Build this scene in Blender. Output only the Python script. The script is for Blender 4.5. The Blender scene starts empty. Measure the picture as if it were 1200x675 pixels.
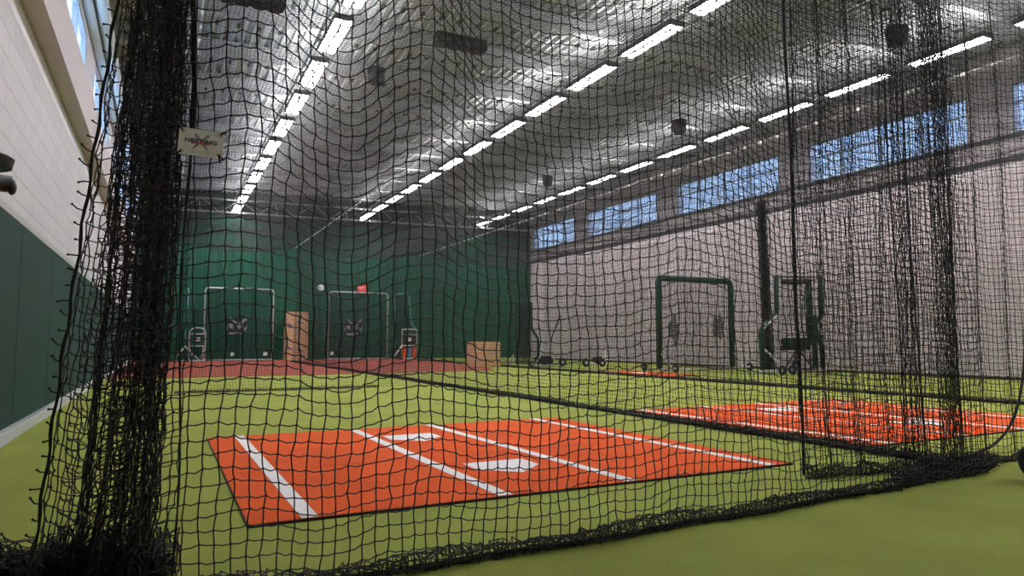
import bpy, bmesh, math, random
import numpy as np
from mathutils import Vector, Matrix
rng = np.random.default_rng(7)
random.seed(7)
C = bpy.context.scene.collection
PI = math.pi

# ------------------------------------------------------------------ materials
def mat(name, col, rough=0.6, metal=0.0, noise=None, bump=None, emit=None, spec=0.4):
    m = bpy.data.materials.new(name); m.use_nodes = True
    nt = m.node_tree; b = nt.nodes['Principled BSDF']
    b.inputs['Base Color'].default_value = (*col, 1)
    b.inputs['Roughness'].default_value = rough
    b.inputs['Metallic'].default_value = metal
    b.inputs['Specular IOR Level'].default_value = spec
    if emit:
        b.inputs['Emission Color'].default_value = (*emit[0], 1)
        b.inputs['Emission Strength'].default_value = emit[1]
    tc = None
    if noise or bump:
        tc = nt.nodes.new('ShaderNodeTexCoord')
    if noise:                                   # (scale, amount)
        n = nt.nodes.new('ShaderNodeTexNoise'); n.inputs['Scale'].default_value = noise[0]
        n.inputs['Detail'].default_value = 4
        nt.links.new(tc.outputs['Object'], n.inputs['Vector'])
        mx = nt.nodes.new('ShaderNodeMix'); mx.data_type = 'RGBA'
        a = noise[1]
        mx.inputs['A'].default_value = (*[c * (1 - a) for c in col], 1)
        mx.inputs['B'].default_value = (*[min(1, c * (1 + a)) for c in col], 1)
        nt.links.new(n.outputs['Fac'], mx.inputs['Factor'])
        nt.links.new(mx.outputs['Result'], b.inputs['Base Color'])
    if bump:
        n = nt.nodes.new('ShaderNodeTexNoise'); n.inputs['Scale'].default_value = bump[0]
        nt.links.new(tc.outputs['Object'], n.inputs['Vector'])
        bp = nt.nodes.new('ShaderNodeBump'); bp.inputs['Strength'].default_value = bump[1]
        bp.inputs['Distance'].default_value = 0.01
        nt.links.new(n.outputs['Fac'], bp.inputs['Height'])
        nt.links.new(bp.outputs['Normal'], b.inputs['Normal'])
    return m

def block_mat(name, col, mortar, dark):
    """painted concrete block wall: courses in the wall's own Y/Z plane"""
    m = bpy.data.materials.new(name); m.use_nodes = True
    nt = m.node_tree; b = nt.nodes['Principled BSDF']; b.inputs['Roughness'].default_value = 0.55
    g = nt.nodes.new('ShaderNodeNewGeometry'); s = nt.nodes.new('ShaderNodeSeparateXYZ')
    c = nt.nodes.new('ShaderNodeCombineXYZ')
    nt.links.new(g.outputs['Position'], s.inputs[0])
    nt.links.new(s.outputs['Y'], c.inputs['X']); nt.links.new(s.outputs['Z'], c.inputs['Y'])
    br = nt.nodes.new('ShaderNodeTexBrick')
    br.inputs['Scale'].default_value = 1.0
    br.inputs['Brick Width'].default_value = 0.4; br.inputs['Row Height'].default_value = 0.2
    br.inputs['Mortar Size'].default_value = 0.006; br.inputs['Mortar Smooth'].default_value = 0.4
    br.inputs['Color1'].default_value = (*col, 1)
    br.inputs['Color2'].default_value = (*[x * (1 - dark) for x in col], 1)
    br.inputs['Mortar'].default_value = (*mortar, 1)
    nt.links.new(c.outputs[0], br.inputs['Vector'])
    n = nt.nodes.new('ShaderNodeTexNoise'); n.inputs['Scale'].default_value = 1.3; n.inputs['Detail'].default_value = 5
    nt.links.new(g.outputs['Position'], n.inputs['Vector'])
    mp = nt.nodes.new('ShaderNodeMapRange'); mp.inputs['To Min'].default_value = 0.86; mp.inputs['To Max'].default_value = 1.08
    nt.links.new(n.outputs['Fac'], mp.inputs['Value'])
    vm = nt.nodes.new('ShaderNodeVectorMath'); vm.operation = 'SCALE'
    nt.links.new(br.outputs['Color'], vm.inputs[0]); nt.links.new(mp.outputs[0], vm.inputs['Scale'])
    nt.links.new(vm.outputs[0], b.inputs['Base Color'])
    bp = nt.nodes.new('ShaderNodeBump'); bp.inputs['Strength'].default_value = 0.5; bp.inputs['Distance'].default_value = 0.006
    bp.invert = True
    nt.links.new(br.outputs['Fac'], bp.inputs['Height']); nt.links.new(bp.outputs['Normal'], b.inputs['Normal'])
    return m

def turf_mat(name, c1, c2, fleck=420):
    m = bpy.data.materials.new(name); m.use_nodes = True
    nt = m.node_tree; b = nt.nodes['Principled BSDF']; b.inputs['Roughness'].default_value = 0.95
    b.inputs['Specular IOR Level'].default_value = 0.15
    g = nt.nodes.new('ShaderNodeNewGeometry')
    n1 = nt.nodes.new('ShaderNodeTexNoise'); n1.inputs['Scale'].default_value = fleck; n1.inputs['Detail'].default_value = 3
    n2 = nt.nodes.new('ShaderNodeTexNoise'); n2.inputs['Scale'].default_value = 1.6; n2.inputs['Detail'].default_value = 6
    for n in (n1, n2): nt.links.new(g.outputs['Position'], n.inputs['Vector'])
    mp = nt.nodes.new('ShaderNodeMapRange'); mp.inputs['From Min'].default_value = .3; mp.inputs['From Max'].default_value = .7
    nt.links.new(n1.outputs['Fac'], mp.inputs['Value'])
    mx = nt.nodes.new('ShaderNodeMix'); mx.data_type = 'RGBA'
    mx.inputs['A'].default_value = (*c1, 1); mx.inputs['B'].default_value = (*c2, 1)
    nt.links.new(mp.outputs[0], mx.inputs['Factor'])
    mp2 = nt.nodes.new('ShaderNodeMapRange'); mp2.inputs['From Min'].default_value = .3; mp2.inputs['From Max'].default_value = .7
    mp2.inputs['To Min'].default_value = 0.9; mp2.inputs['To Max'].default_value = 1.1
    nt.links.new(n2.outputs['Fac'], mp2.inputs['Value'])
    vm = nt.nodes.new('ShaderNodeVectorMath'); vm.operation = 'SCALE'
    nt.links.new(mx.outputs['Result'], vm.inputs[0]); nt.links.new(mp2.outputs[0], vm.inputs['Scale'])
    nt.links.new(vm.outputs[0], b.inputs['Base Color'])
    bp = nt.nodes.new('ShaderNodeBump'); bp.inputs['Strength'].default_value = 0.5; bp.inputs['Distance'].default_value = 0.006
    nt.links.new(n1.outputs['Fac'], bp.inputs['Height']); nt.links.new(bp.outputs['Normal'], b.inputs['Normal'])
    return m

def glass_mat():
    m = bpy.data.materials.new('window glass'); m.use_nodes = True
    nt = m.node_tree; nt.nodes.remove(nt.nodes['Principled BSDF'])
    out = nt.nodes['Material Output']
    t = nt.nodes.new('ShaderNodeBsdfTransparent'); t.inputs[0].default_value = (.93, .96, 1, 1)
    gl = nt.nodes.new('ShaderNodeBsdfGlossy'); gl.inputs['Roughness'].default_value = .2
    mx = nt.nodes.new('ShaderNodeMixShader'); mx.inputs[0].default_value = .03
    nt.links.new(t.outputs[0], mx.inputs[1]); nt.links.new(gl.outputs[0], mx.inputs[2]); nt.links.new(mx.outputs[0], out.inputs[0])
    return m

M = dict(
    net=mat('black net twine', (.010, .009, .010), .55),
    netb=mat('black net twine with painted sheen', (.024, .022, .024), .42),  # same twine for the bundle, light's sheen painted in by a raised base colour
    netfar=mat('dull black net twine', (.012, .012, .013), .6),
    rope=mat('black rope', (.012, .012, .013), .7),
    turf=turf_mat('green turf', (.215, .265, .045), (.375, .412, .095), 170),
    clay=turf_mat('clay turf', (.25, .055, .038), (.36, .10, .07)),
    orange=turf_mat('orange turf mat', (.66, .080, .016), (.86, .155, .038), 300),
    matedge=mat('mat rubber edge', (.03, .02, .018), .7),
    white=mat('white turf line', (.90, .88, .87), .8, bump=(300, .3)),
    wallL=block_mat('white painted block', (.72, .70, .77), (.50, .49, .50), .04),
    wallR=block_mat('pale pinkish block', (.80, .685, .70), (.57, .49, .50), .05),
    pad=mat('green wall pad', (.003, .045, .036), .7, noise=(.7, .2)),
    curtain=mat('green vinyl', (.003, .084, .043), .5, noise=(.5, .25)),
    base=mat('grey baseboard', (.52, .54, .55), .5),
    deck=mat('galvanised roof deck', (.50, .52, .52), .45, .1, noise=(.8, .18)),
    steel=mat('painted grey steel', (.50, .51, .51), .5, .2),
    truss=mat('light grey truss steel', (.50, .51, .51), .45, .2),
    eave=mat('pale blue white steel', (.62, .68, .70), .4),
    ledge=mat('cream ledge paint', (.50, .44, .46), .6),
    frame=mat('grey window frame', (.34, .38, .42), .4, .3),
    piping=mat('dark grey pipe', (.10, .10, .10), .5, .3),
    glass=glass_mat(),
    house=mat('dark light housing', (.10, .10, .10), .5),
    lens=mat('lit light strip', (1, 1, 1), .5, emit=((1, .955, .985), 16)),
    uplens=mat('lit upper strip', (1, 1, 1), .5, emit=((1, .96, .98), 9)),
    pipe=mat('silver tube', (.55, .57, .57), .35, .6),
    gpad=mat('dark green padding', (.006, .055, .035), .5),
    teal=mat('teal tube', (.10, .24, .24), .4, .2),
    black=mat('black plastic', (.015, .015, .016), .35),
    rubber=mat('black rubber', (.018, .018, .020), .6),
    card=mat('brown cardboard', (.60, .36, .20), .75, noise=(6, .15)),
    tape=mat('pale packing tape', (.62, .44, .26), .35),
    blue=mat('blue print', (.09, .10, .24), .7),
    red=mat('red sign', (.62, .03, .03), .4),
    whitep=mat('white plastic', (.75, .75, .73), .35),
    tagw=mat('cream sign board', (.93, .88, .84), .5),
    brass=mat('brass grommet', (.55, .33, .08), .35, .8),
    navy=mat('dark navy ink', (.05, .045, .12), .6),
    pink=mat('faded red ink', (.80, .28, .28), .6),
    greyink=mat('grey ink', (.42, .36, .36), .6),
    emblem=mat('grey emblem print', (.30, .29, .28), .7),
    emblemb=mat('black emblem print', (.02, .02, .02), .7),
    orangep=mat('orange plastic', (.75, .10, .03), .4),
    bluep=mat('blue plastic', (.10, .22, .35), .4),
    grille=mat('dark grille', (.03, .03, .03), .6),
)

# ------------------------------------------------------------------ mesh helpers
def link(me, name, m, parent=None):
    o = bpy.data.objects.new(name, me); C.objects.link(o)
    if m is not None:
        me.materials.clear(); me.materials.append(m)
    if parent is not None:
        o.parent = parent
    return o

def obj(name, bm, m, parent=None, smooth=False):
    me = bpy.data.meshes.new(name); bm.to_mesh(me); bm.free()
    if smooth:
        me.shade_smooth()
    return link(me, name, m, parent)

def tag(o, label, cat, group=None, kind=None):
    o['label'] = label; o['category'] = cat
    if group: o['group'] = group
    if kind: o['kind'] = kind
    return o

def thing(name, label, cat, loc=(0, 0, 0), rz=0, group=None):
    o = bpy.data.objects.new(name, None); C.objects.link(o)
    o.location = loc; o.rotation_euler = (0, 0, rz); o.empty_display_size = .1
    return tag(o, label, cat, group)

def struct(name, bm, m, parent=None):
    o = obj(name, bm, m, parent)
    if parent is None: o['kind'] = 'structure'
    return o

def B(): return bmesh.new()

def box(bm, x0, x1, y0, y1, z0, z1, bev=0):
    r = bmesh.ops.create_cube(bm, size=1)
    for v in r['verts']:
        v.co = Vector(((x0 + x1) / 2 + v.co.x * (x1 - x0), (y0 + y1) / 2 + v.co.y * (y1 - y0), (z0 + z1) / 2 + v.co.z * (z1 - z0)))
    if bev:
        es = list({e for v in r['verts'] for e in v.link_edges})
        bmesh.ops.bevel(bm, geom=es, offset=bev, segments=2, affect='EDGES')
    return bm

def cyl(bm, p0, p1, r0, r1=None, seg=16, caps=True):
    p0, p1 = Vector(p0), Vector(p1); r1 = r0 if r1 is None else r1
    d = p1 - p0; q = d.to_track_quat('Z', 'Y')
    mt = Matrix.Translation((p0 + p1) / 2) @ q.to_matrix().to_4x4()
    bmesh.ops.create_cone(bm, cap_ends=caps, segments=seg, radius1=r0, radius2=r1, depth=d.length, matrix=mt)
    return bm

def rounded(pts, rad, n=5, closed=False):
    """round the corners of a polyline"""
    out = []; N = len(pts); P = [Vector(p) for p in pts]
    for i in range(N):
        if not closed and i in (0, N - 1):
            out.append(P[i]); continue
        a, b, c = P[i - 1], P[i], P[(i + 1) % N]
        u = (a - b); v = (c - b); r = min(rad, u.length * .49, v.length * .49)
        u.normalize(); v.normalize()
        for k in range(n + 1):
            t = k / n
            out.append((b + u * r) * (1 - t) ** 2 + b * 2 * t * (1 - t) + (b + v * r) * t ** 2)
    return out

def tube(bm, pts, r, seg=8, closed=False):
    P = [Vector(p) for p in pts]; N = len(P); rings = []
    prev = None
    for i in range(N):
        if closed: t = P[(i + 1) % N] - P[i - 1]
        else: t = P[min(i + 1, N - 1)] - P[max(i - 1, 0)]
        t.normalize()
        if prev is None:
            n = t.orthogonal().normalized()
        else:
            n = (prev - t * prev.dot(t)); n = n.normalized() if n.length > 1e-6 else t.orthogonal().normalized()
        prev = n; b = t.cross(n)
        rr = r[i] if isinstance(r, (list, tuple)) else r
        rings.append([bm.verts.new(P[i] + (n * math.cos(2 * PI * k / seg) + b * math.sin(2 * PI * k / seg)) * rr) for k in range(seg)])
    for i in range(N if closed else N - 1):
        A, Bq = rings[i], rings[(i + 1) % N]
        for k in range(seg):
            bm.faces.new((A[k], A[(k + 1) % seg], Bq[(k + 1) % seg], Bq[k]))
    if not closed:
        bm.faces.new(rings[0][::-1]); bm.faces.new(rings[-1])
    return bm

def sphere(bm, c, r, sub=2, scale=(1, 1, 1)):
    mt = Matrix.Translation(c) @ Matrix.Diagonal((*scale, 1))
    bmesh.ops.create_icosphere(bm, subdivisions=sub, radius=r, matrix=mt)
    return bm

def poly(bm, pts, thick_vec):
    """flat outline given real thickness"""
    vs = [bm.verts.new(p) for p in pts]; f = bm.faces.new(vs)
    r = bmesh.ops.extrude_face_region(bm, geom=[f])
    bmesh.ops.translate(bm, vec=thick_vec, verts=[v for v in r['geom'] if isinstance(v, bmesh.types.BMVert)])
    bmesh.ops.recalc_face_normals(bm, faces=bm.faces[:])
    return bm

# ---- nets: P is an array (rows, columns, 3) of knot positions
def strand_arrays(S, r, ref):
    T = np.gradient(S, axis=1)
    T /= np.linalg.norm(T, axis=2, keepdims=True) + 1e-9
    n = np.cross(T, np.asarray(ref, float)); n /= np.linalg.norm(n, axis=2, keepdims=True) + 1e-9
    b = np.cross(T, n)
    rings = [S + r * (math.cos(a) * n + math.sin(a) * b) for a in (0.3, 0.3 + 2 * PI / 3, 0.3 + 4 * PI / 3)]
    V = np.stack(rings, axis=2)                       # N, M, 3, 3
    N, Mm = S.shape[:2]
    idx = np.arange(N * Mm * 3).reshape(N, Mm, 3)
    A = idx[:, :-1, :]; Bq = idx[:, 1:, :]
    F = np.stack([A, np.roll(A, -1, axis=2), np.roll(Bq, -1, axis=2), Bq], axis=-1).reshape(-1, 4)
    return V.reshape(-1, 3), F

def np_mesh(name, chunks):
    vs, fs, off = [], [], 0
    for v, f in chunks:
        vs.append(v); fs.append(f + off); off += len(v)
    V = np.concatenate(vs).astype(np.float32)
    tot = [f.size for f in fs]
    me = bpy.data.meshes.new(name)
    me.vertices.add(len(V)); me.vertices.foreach_set('co', V.ravel())
    li = np.concatenate([f.ravel() for f in fs]).astype(np.int32)
    sizes = np.concatenate([np.full(len(f), f.shape[1], np.int32) for f in fs])
    me.loops.add(len(li)); me.loops.foreach_set('vertex_index', li)
    me.polygons.add(len(sizes))
    me.polygons.foreach_set('loop_start', np.concatenate([[0], np.cumsum(sizes)[:-1]]).astype(np.int32))
    me.update(calc_edges=True)
    me.validate()
    return me

def subdiv(S, droop, jit):
    """insert a mid point in every segment of the strands"""
    N, Mm = S.shape[:2]
    mid = (S[:, :-1] + S[:, 1:]) / 2 + np.asarray(droop) + rng.normal(0, 1, (N, Mm - 1, 3)) * jit
    out = np.empty((N, 2 * Mm - 1, 3)); out[:, 0::2] = S; out[:, 1::2] = mid
    return out

def net_mesh(name, P, r, row_ref=(0, 0, 1), col_ref=(.3, 1, 0), knot=0, sub=False, droop=.004, jit=.0015):
    rows = P; cols = P.transpose(1, 0, 2)
    if sub:
        rows = subdiv(rows, (0, 0, -droop), jit); cols = subdiv(cols, (0, 0, 0), jit * .7)
    ch = [strand_arrays(rows, r, row_ref), strand_arrays(cols, r, col_ref)]
    if knot:
        K = P.reshape(-1, 3); n = len(K)
        D = np.array([(1, 0, 0), (-1, 0, 0), (0, 1, 0), (0, -1, 0), (0, 0, 1.1), (0, 0, -1.1)]) * knot
        V = (K[:, None] + D[None]).reshape(-1, 3)
        f0 = np.array([(0, 2, 4), (2, 1, 4), (1, 3, 4), (3, 0, 4), (2, 0, 5), (1, 2, 5), (3, 1, 5), (0, 3, 5)])
        F = (np.arange(n)[:, None, None] * 6 + f0[None]).reshape(-1, 3)
        ch.append((V, F))
    return np_mesh(name, ch)

CELL = .046
def smooth_curve(xs, ys, x):
    """cosine interpolation"""
    x = np.clip(x, xs[0], xs[-1]); xs = np.asarray(xs, float); ys = np.asarray(ys, float)
    i = np.clip(np.searchsorted(xs, x) - 1, 0, len(xs) - 2)
    t = (x - xs[i]) / (xs[i + 1] - xs[i]); t = t * t * (3 - 2 * t)
    return ys[i] * (1 - t) + ys[i + 1] * t

# ================================================================== THE SETTING
XL, XR, Y0, Y1 = -1.15, 17.2, -4.0, 31.6
def roofz(x): return 7.12 + .026 * (x - XL)
struct('floor', box(B(), XL - .3, XR + .3, Y0, Y1 + .3, -.2, 0), M['turf'])
# left wall: block wall with a ledge and a band of windows above it
bm = B()
box(bm, XL - .3, XL, Y0, Y1, 0, 4.3)
WL = [(2.0, 7.0), (8.3, 11.6), (12.9, 16.2), (18.5, 23.0), (24.5, 29.0)]
ys = [Y0] + [v for w in WL for v in w] + [Y1]
for a, b in zip(ys[0::2], ys[1::2]): box(bm, XL - .3, XL, a, b, 4.3, 5.35)
box(bm, XL - .3, XL, Y0, Y1, 5.35, 7.4)
struct('wall_left', bm, M['wallL'])
struct('trim_1', box(B(), XL, XL + .17, Y0, Y1, 3.62, 4.22, .01), M['ledge'])
bm = B(); box(bm, XL, XL + .12, Y0, Y1, 5.45, 5.75, .02)
cyl(bm, (XL + .22, Y0, 5.62), (XL + .22, Y1, 5.62), .09)
struct('trim_2', bm, M['eave'])
bm = B()                                                   # corrugated infill above the eave beam
y = Y0
while y < Y1 - .3:
    box(bm, XL, XL + .03, y, y + .12, 5.75, 6.7); y += .25
struct('trim_3', bm, M['deck'])
struct('baseboard_left', box(B(), XL, XL + .10, Y0, Y1, 0, .10, .008), M['base'])
bm = B()
box(bm, XL, XL + .05, Y0, Y1, 1.80, 1.86)
struct('trim_4', bm, M['base'])
# right wall
bm = B()
box(bm, XR, XR + .3, Y0, Y1, 0, 5.55)
WR = [(3.4, 8.4), (9.4, 14.0), (15.1, 19.9), (21.1, 26.1), (27.2, 31.2)]
ys = [Y0] + [v for w in WR for v in w] + [Y1]
for a, b in zip(ys[0::2], ys[1::2]): box(bm, XR, XR + .3, a, b, 5.55, 6.72)
box(bm, XR, XR + .3, Y0, Y1, 6.72, 7.6)
struct('wall_right', bm, M['wallR'])
struct('trim_5', box(B(), XR - .05, XR, Y0, Y1, 4.93, 5.05), M['piping'])
struct('trim_6', box(B(), XR - .10, XR, Y0, Y1, 5.46, 5.54), M['piping'])
# far wall and the wall behind the camera
struct('wall_back', box(B(), XL, XR, Y1, Y1 + .3, 0, 7.6), mat('dark back wall paint', (.03, .06, .05), .7))
struct('wall_front', box(B(), XL, XR, Y0 - .3, Y0, 0, 7.6), mat('grey front wall paint', (.30, .30, .30), .7))
# roof deck: trapezoid ribs running along the hall
bm = B(); pitch = .20; x = XL - .2; prof = []
while x < XR + .3:
    for dx, dz in ((0, 0), (.055, 0), (.075, .075), (.18, .075)):
        prof.append((x + dx, roofz(x + dx) + dz))
    x += pitch
va = [bm.verts.new((px, Y0, pz)) for px, pz in prof]; vb = [bm.verts.new((px, Y1 + .3, pz)) for px, pz in prof]
vc = [bm.verts.new((px, Y0, pz + .1)) for px, pz in prof]; vd = [bm.verts.new((px, Y1 + .3, pz + .1)) for px, pz in prof]
for i in range(len(prof) - 1):
    bm.faces.new((va[i], vb[i], vb[i + 1], va[i + 1])); bm.faces.new((vc[i + 1], vd[i + 1], vd[i], vc[i]))
struct('ceiling', bm, M['deck'])

# windows
def window(n, x, y0, y1, z0, z1, side, cols, transom):
    s = side; bm = B()
    t = .05
    xa, xb = sorted((x + s * .01, x + s * .08))
    box(bm, xa, xb, y0, y1, z0, z0 + t); box(bm, xa, xb, y0, y1, z1 - t, z1)
    for k in range(cols + 1):
        yy = y0 + (y1 - y0) * k / cols
        box(bm, xa, xb, max(y0, yy - t / 2), min(y1, yy + t / 2), z0 + t, z1 - t)
    if transom: 
        zt = z0 + (z1 - z0) * transom
        box(bm, xa + .005, xb - .005, y0, y1, zt - .02, zt + .02)
    w = struct('window_%d' % n, bm, M['frame'])
    xm = (xa + xb) / 2
    p = obj('pane', box(B(), xm - .004, xm + .004, y0 + .03, y1 - .03, z0 + .03, z1 - .03), M['glass'], w)
for i, (a, b) in enumerate(WL): window(i + 1, XL, a, b, 4.3, 5.35, -1, 3, 0)
for i, (a, b) in enumerate(WR): window(i + 6, XR, a, b, 5.55, 6.72, 1, 4, .62)

# roof purlins across the hall, one between every pair of lights
beam_y = [31.3 - 2.005 * k - 1.9 for k in range(16)]
for i, y in enumerate(beam_y):
    bm = B()
    for s, w in ((0, .12),):
        vs = []
        for (yy, dz) in ((y - .09, -.32), (y + .09, -.32), (y + .09, -.29), (y + .015, -.29), (y + .015, -.02), (y + .09, -.02), (y + .09, 0), (y - .09, 0), (y - .09, -.02), (y - .015, -.02), (y - .015, -.29), (y - .09, -.29)):
            vs.append((yy, dz))
        a = [bm.verts.new((XL, yy, roofz(XL) + dz)) for yy, dz in vs]
        b = [bm.verts.new((XR, yy, roofz(XR) + dz)) for yy, dz in vs]
        n = len(vs)
        for k in range(n): bm.faces.new((a[k], a[(k + 1) % n], b[(k + 1) % n], b[k]))
        bm.faces.new(a[::-1]); bm.faces.new(b)
        bmesh.ops.recalc_face_normals(bm, faces=bm.faces[:])
    o = obj('roof_purlin', bm, M['steel'])
    tag(o, 'grey steel roof purlin crossing the hall, %s from the far end wall' % ['first', 'second', 'third', 'fourth', 'fifth', 'sixth', 'seventh', 'eighth', 'ninth', 'tenth', 'eleventh', 'twelfth', 'thirteenth', 'fourteenth', 'fifteenth', 'sixteenth'][i], 'beam', 'steel purlins under the roof deck')

bm = B()  # small dark boxes added to stand in for slots in the deck
for i, y in enumerate(beam_y):
    x = XL + .3
    while x < XR - .2:
        z = roofz(x)
        box(bm, x - .035, x + .035, y + .96, y + 1.10, z - .035, z - .001); x += .40
tag(obj('deck_slot', bm, M['piping']), 'rows of boxes standing in for dark clips under the ribbed roof deck', 'slots', kind='stuff')

# the light steel truss at the far end
def truss(y, z0, z1, xs0, xs1, step, label, slope=.02):
    t = thing('roof_truss', label, 'truss', (0, y, 0))
    zz = lambda x: slope * (x - xs0)
    for z, nm in ((z0, 'bottom_chord'), (z1, 'top_chord')):
        bm = B(); tube(bm, [(xs0, 0, z), (xs1, 0, z + zz(xs1))], .045, 6); obj(nm, bm, M['truss'], t)
    k = 0; x = xs0 + .1
    while x + step < xs1:
        bm = B()
        tube(bm, [(x, 0, z0 + zz(x)), (x + step * .45, 0, z1 + zz(x))], .022, 5)
        tube(bm, [(x + step * .45, 0, z1 + zz(x)), (x + step * .5, 0, z0 + zz(x))], .022, 5)
        tube(bm, [(x + step * .55, 0, z1 + zz(x)), (x + step, 0, z0 + zz(x))], .022, 5)
        obj('web_bar', bm, M['truss'], t); x += step
    return t
truss(30.3, 6.08, 6.62, XL, XR, 1.5, 'pale grey open web truss along the far green wall')

# green wall pads on the left, each panel a thing
k = 0; y = -3.9
PADW = 1.83
names_l = []
while y < 31.3:
    y2 = min(y + PADW, 31.5)
    names_l.append((y, y2)); y = y2
ordn = ['first', 'second', 'third', 'fourth', 'fifth', 'sixth', 'seventh', 'eighth', 'ninth', 'tenth', 'eleventh', 'twelfth', 'thirteenth', 'fourteenth', 'fifteenth', 'sixteenth', 'seventeenth', 'eighteenth', 'nineteenth', 'twentieth']
vis = [(a, b) for a, b in names_l if b > 5.0]
for i, (a, b) in enumerate(vis[::-1]):
    o = obj('wall_pad', box(B(), XL + .002, XL + .05, a + .001, b - .001, .105, 1.795, .006), M['pad'])
    tag(o, 'dark green wall pad on the left wall, %s from the far corner' % ordn[i], 'wall pad', 'green pads along the left wall')
# the big green curtain on the far wall, three hung lengths with soft folds
def curtain(x0, x1, label):
    bm = B(); n = 60; f = []; bk = []
    for i in range(n + 1):
        x = x0 + (x1 - x0) * i / n
        yy = 31.45 + .025 * math.sin(i * .9) + .01 * math.sin(i * 2.3 + 1)
        f.append((bm.verts.new((x, yy, .03)), bm.verts.new((x, yy, 6.15))))
        bk.append((bm.verts.new((x, yy + .02, .03)), bm.verts.new((x, yy + .02, 6.15))))
    for i in range(n):
        bm.faces.new((f[i][0], f[i + 1][0], f[i + 1][1], f[i][1])); bm.faces.new((bk[i + 1][0], bk[i][0], bk[i][1], bk[i + 1][1]))
        bm.faces.new((f[i][1], f[i + 1][1], bk[i + 1][1], bk[i][1])); bm.faces.new((f[i + 1][0], f[i][0], bk[i][0], bk[i + 1][0]))
    o = obj('wall_curtain', bm, M['curtain'], smooth=False)
    tag(o, label, 'curtain', 'green curtains on the far wall')
curtain(XL + .1, 4.98, 'green vinyl curtain on far wall behind the left cage')
curtain(5.0, 10.48, 'green vinyl curtain on far wall behind the red exit sign')
curtain(10.5, XR - .05, 'green vinyl curtain on far wall nearest the pale block wall')

# clay coloured turf strip at the far end
bm = B(); poly(bm, [(XL + .12, 16.9, .001), (8.3, 17.3, .001), (9.2, 20, .001), (10.2, 31.3, .001), (XL + .12, 31.3, .001)], (0, 0, .008))
tag(obj('clay_turf', bm, M['clay']), 'reddish brown turf strip across the far end of the cages', 'turf')

# ================================================================== BATTING MATS
def home_plate(bm, cx, cy, z, w=.43):
    h = w / 2
    poly(bm, [(cx - h, cy + h, z), (cx - h, cy - .02, z), (cx, cy - h, z), (cx + h, cy - .02, z), (cx + h, cy + h, z)], (0, 0, .002))
def batting_mat(label, corners, lines, plates, lw=.075):
    (x0, y0), (x1, y1) = corners
    t = thing('batting_mat', label, 'batting mat', ((x0 + x1) / 2, (y0 + y1) / 2, 0), 0, 'orange batting mats')
    W, D = (x1 - x0) / 2, (y1 - y0) / 2; ym = -D + (y1 - y0) * .42
    obj('mat_edge', box(B(), -W - .006, W + .006, -D - .006, D + .006, 0, .011), M['matedge'], t)
    obj('mat_panel', box(B(), -W, W, -D, ym - .002, .0105, .014), M['orange'], t)
    obj('mat_panel', box(B(), -W, W, ym + .002, D, .0105, .0145), M['orange'], t)
    for a, b in lines:                              # lines given at the near and at the far edge
        bm = B()
        poly(bm, [(a - lw / 2, -D, .0146), (a + lw / 2, -D, .0146), (b + lw / 2, D, .0146), (b - lw / 2, D, .0146)], (0, 0, .002))
        obj('chalk_line', bm, M['white'], t)['label'] = 'white line'
    for px, py in plates:
        bm = B(); home_plate(bm, px, py, .0146); obj('home_plate', bm, M['white'], t)['label'] = 'white home plate'
    return t
cx, cy = 2.02, 4.70
batting_mat('large orange batting mat with white lines and two plates, nearest the camera',
            ((.36, 3.20), (3.68, 6.20)),
            [(.62 - cx, .60 - cx), (1.60 - cx, 1.55 - cx), (2.40 - cx, 2.28 - cx), (3.50 - cx, 3.40 - cx)],
            [(1.97 - cx, 3.92 - cy), (1.88 - cx, 5.42 - cy)])
cx, cy = (4.82 + 8.35) / 2, (3.45 + 6.45) / 2
batting_mat('orange batting mat in the middle lane, beyond the long dividing net',
            ((4.82, 3.45), (8.25, 6.45)),
            [(5.12 - cx, 5.00 - cx), (6.10 - cx, 5.95 - cx), (7.00 - cx, 6.85 - cx), (8.05 - cx, 7.85 - cx)],
            [(6.65 - cx, 4.15 - cy), (6.50 - cx, 5.70 - cy)], .07)
cx = 11.75
batting_mat('far orange batting mat lying in the lane by the pale block wall',
            ((9.92, 12.4), (11.5, 15.2)), [(-.62, -.62)], [(.1, .2)])

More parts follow.
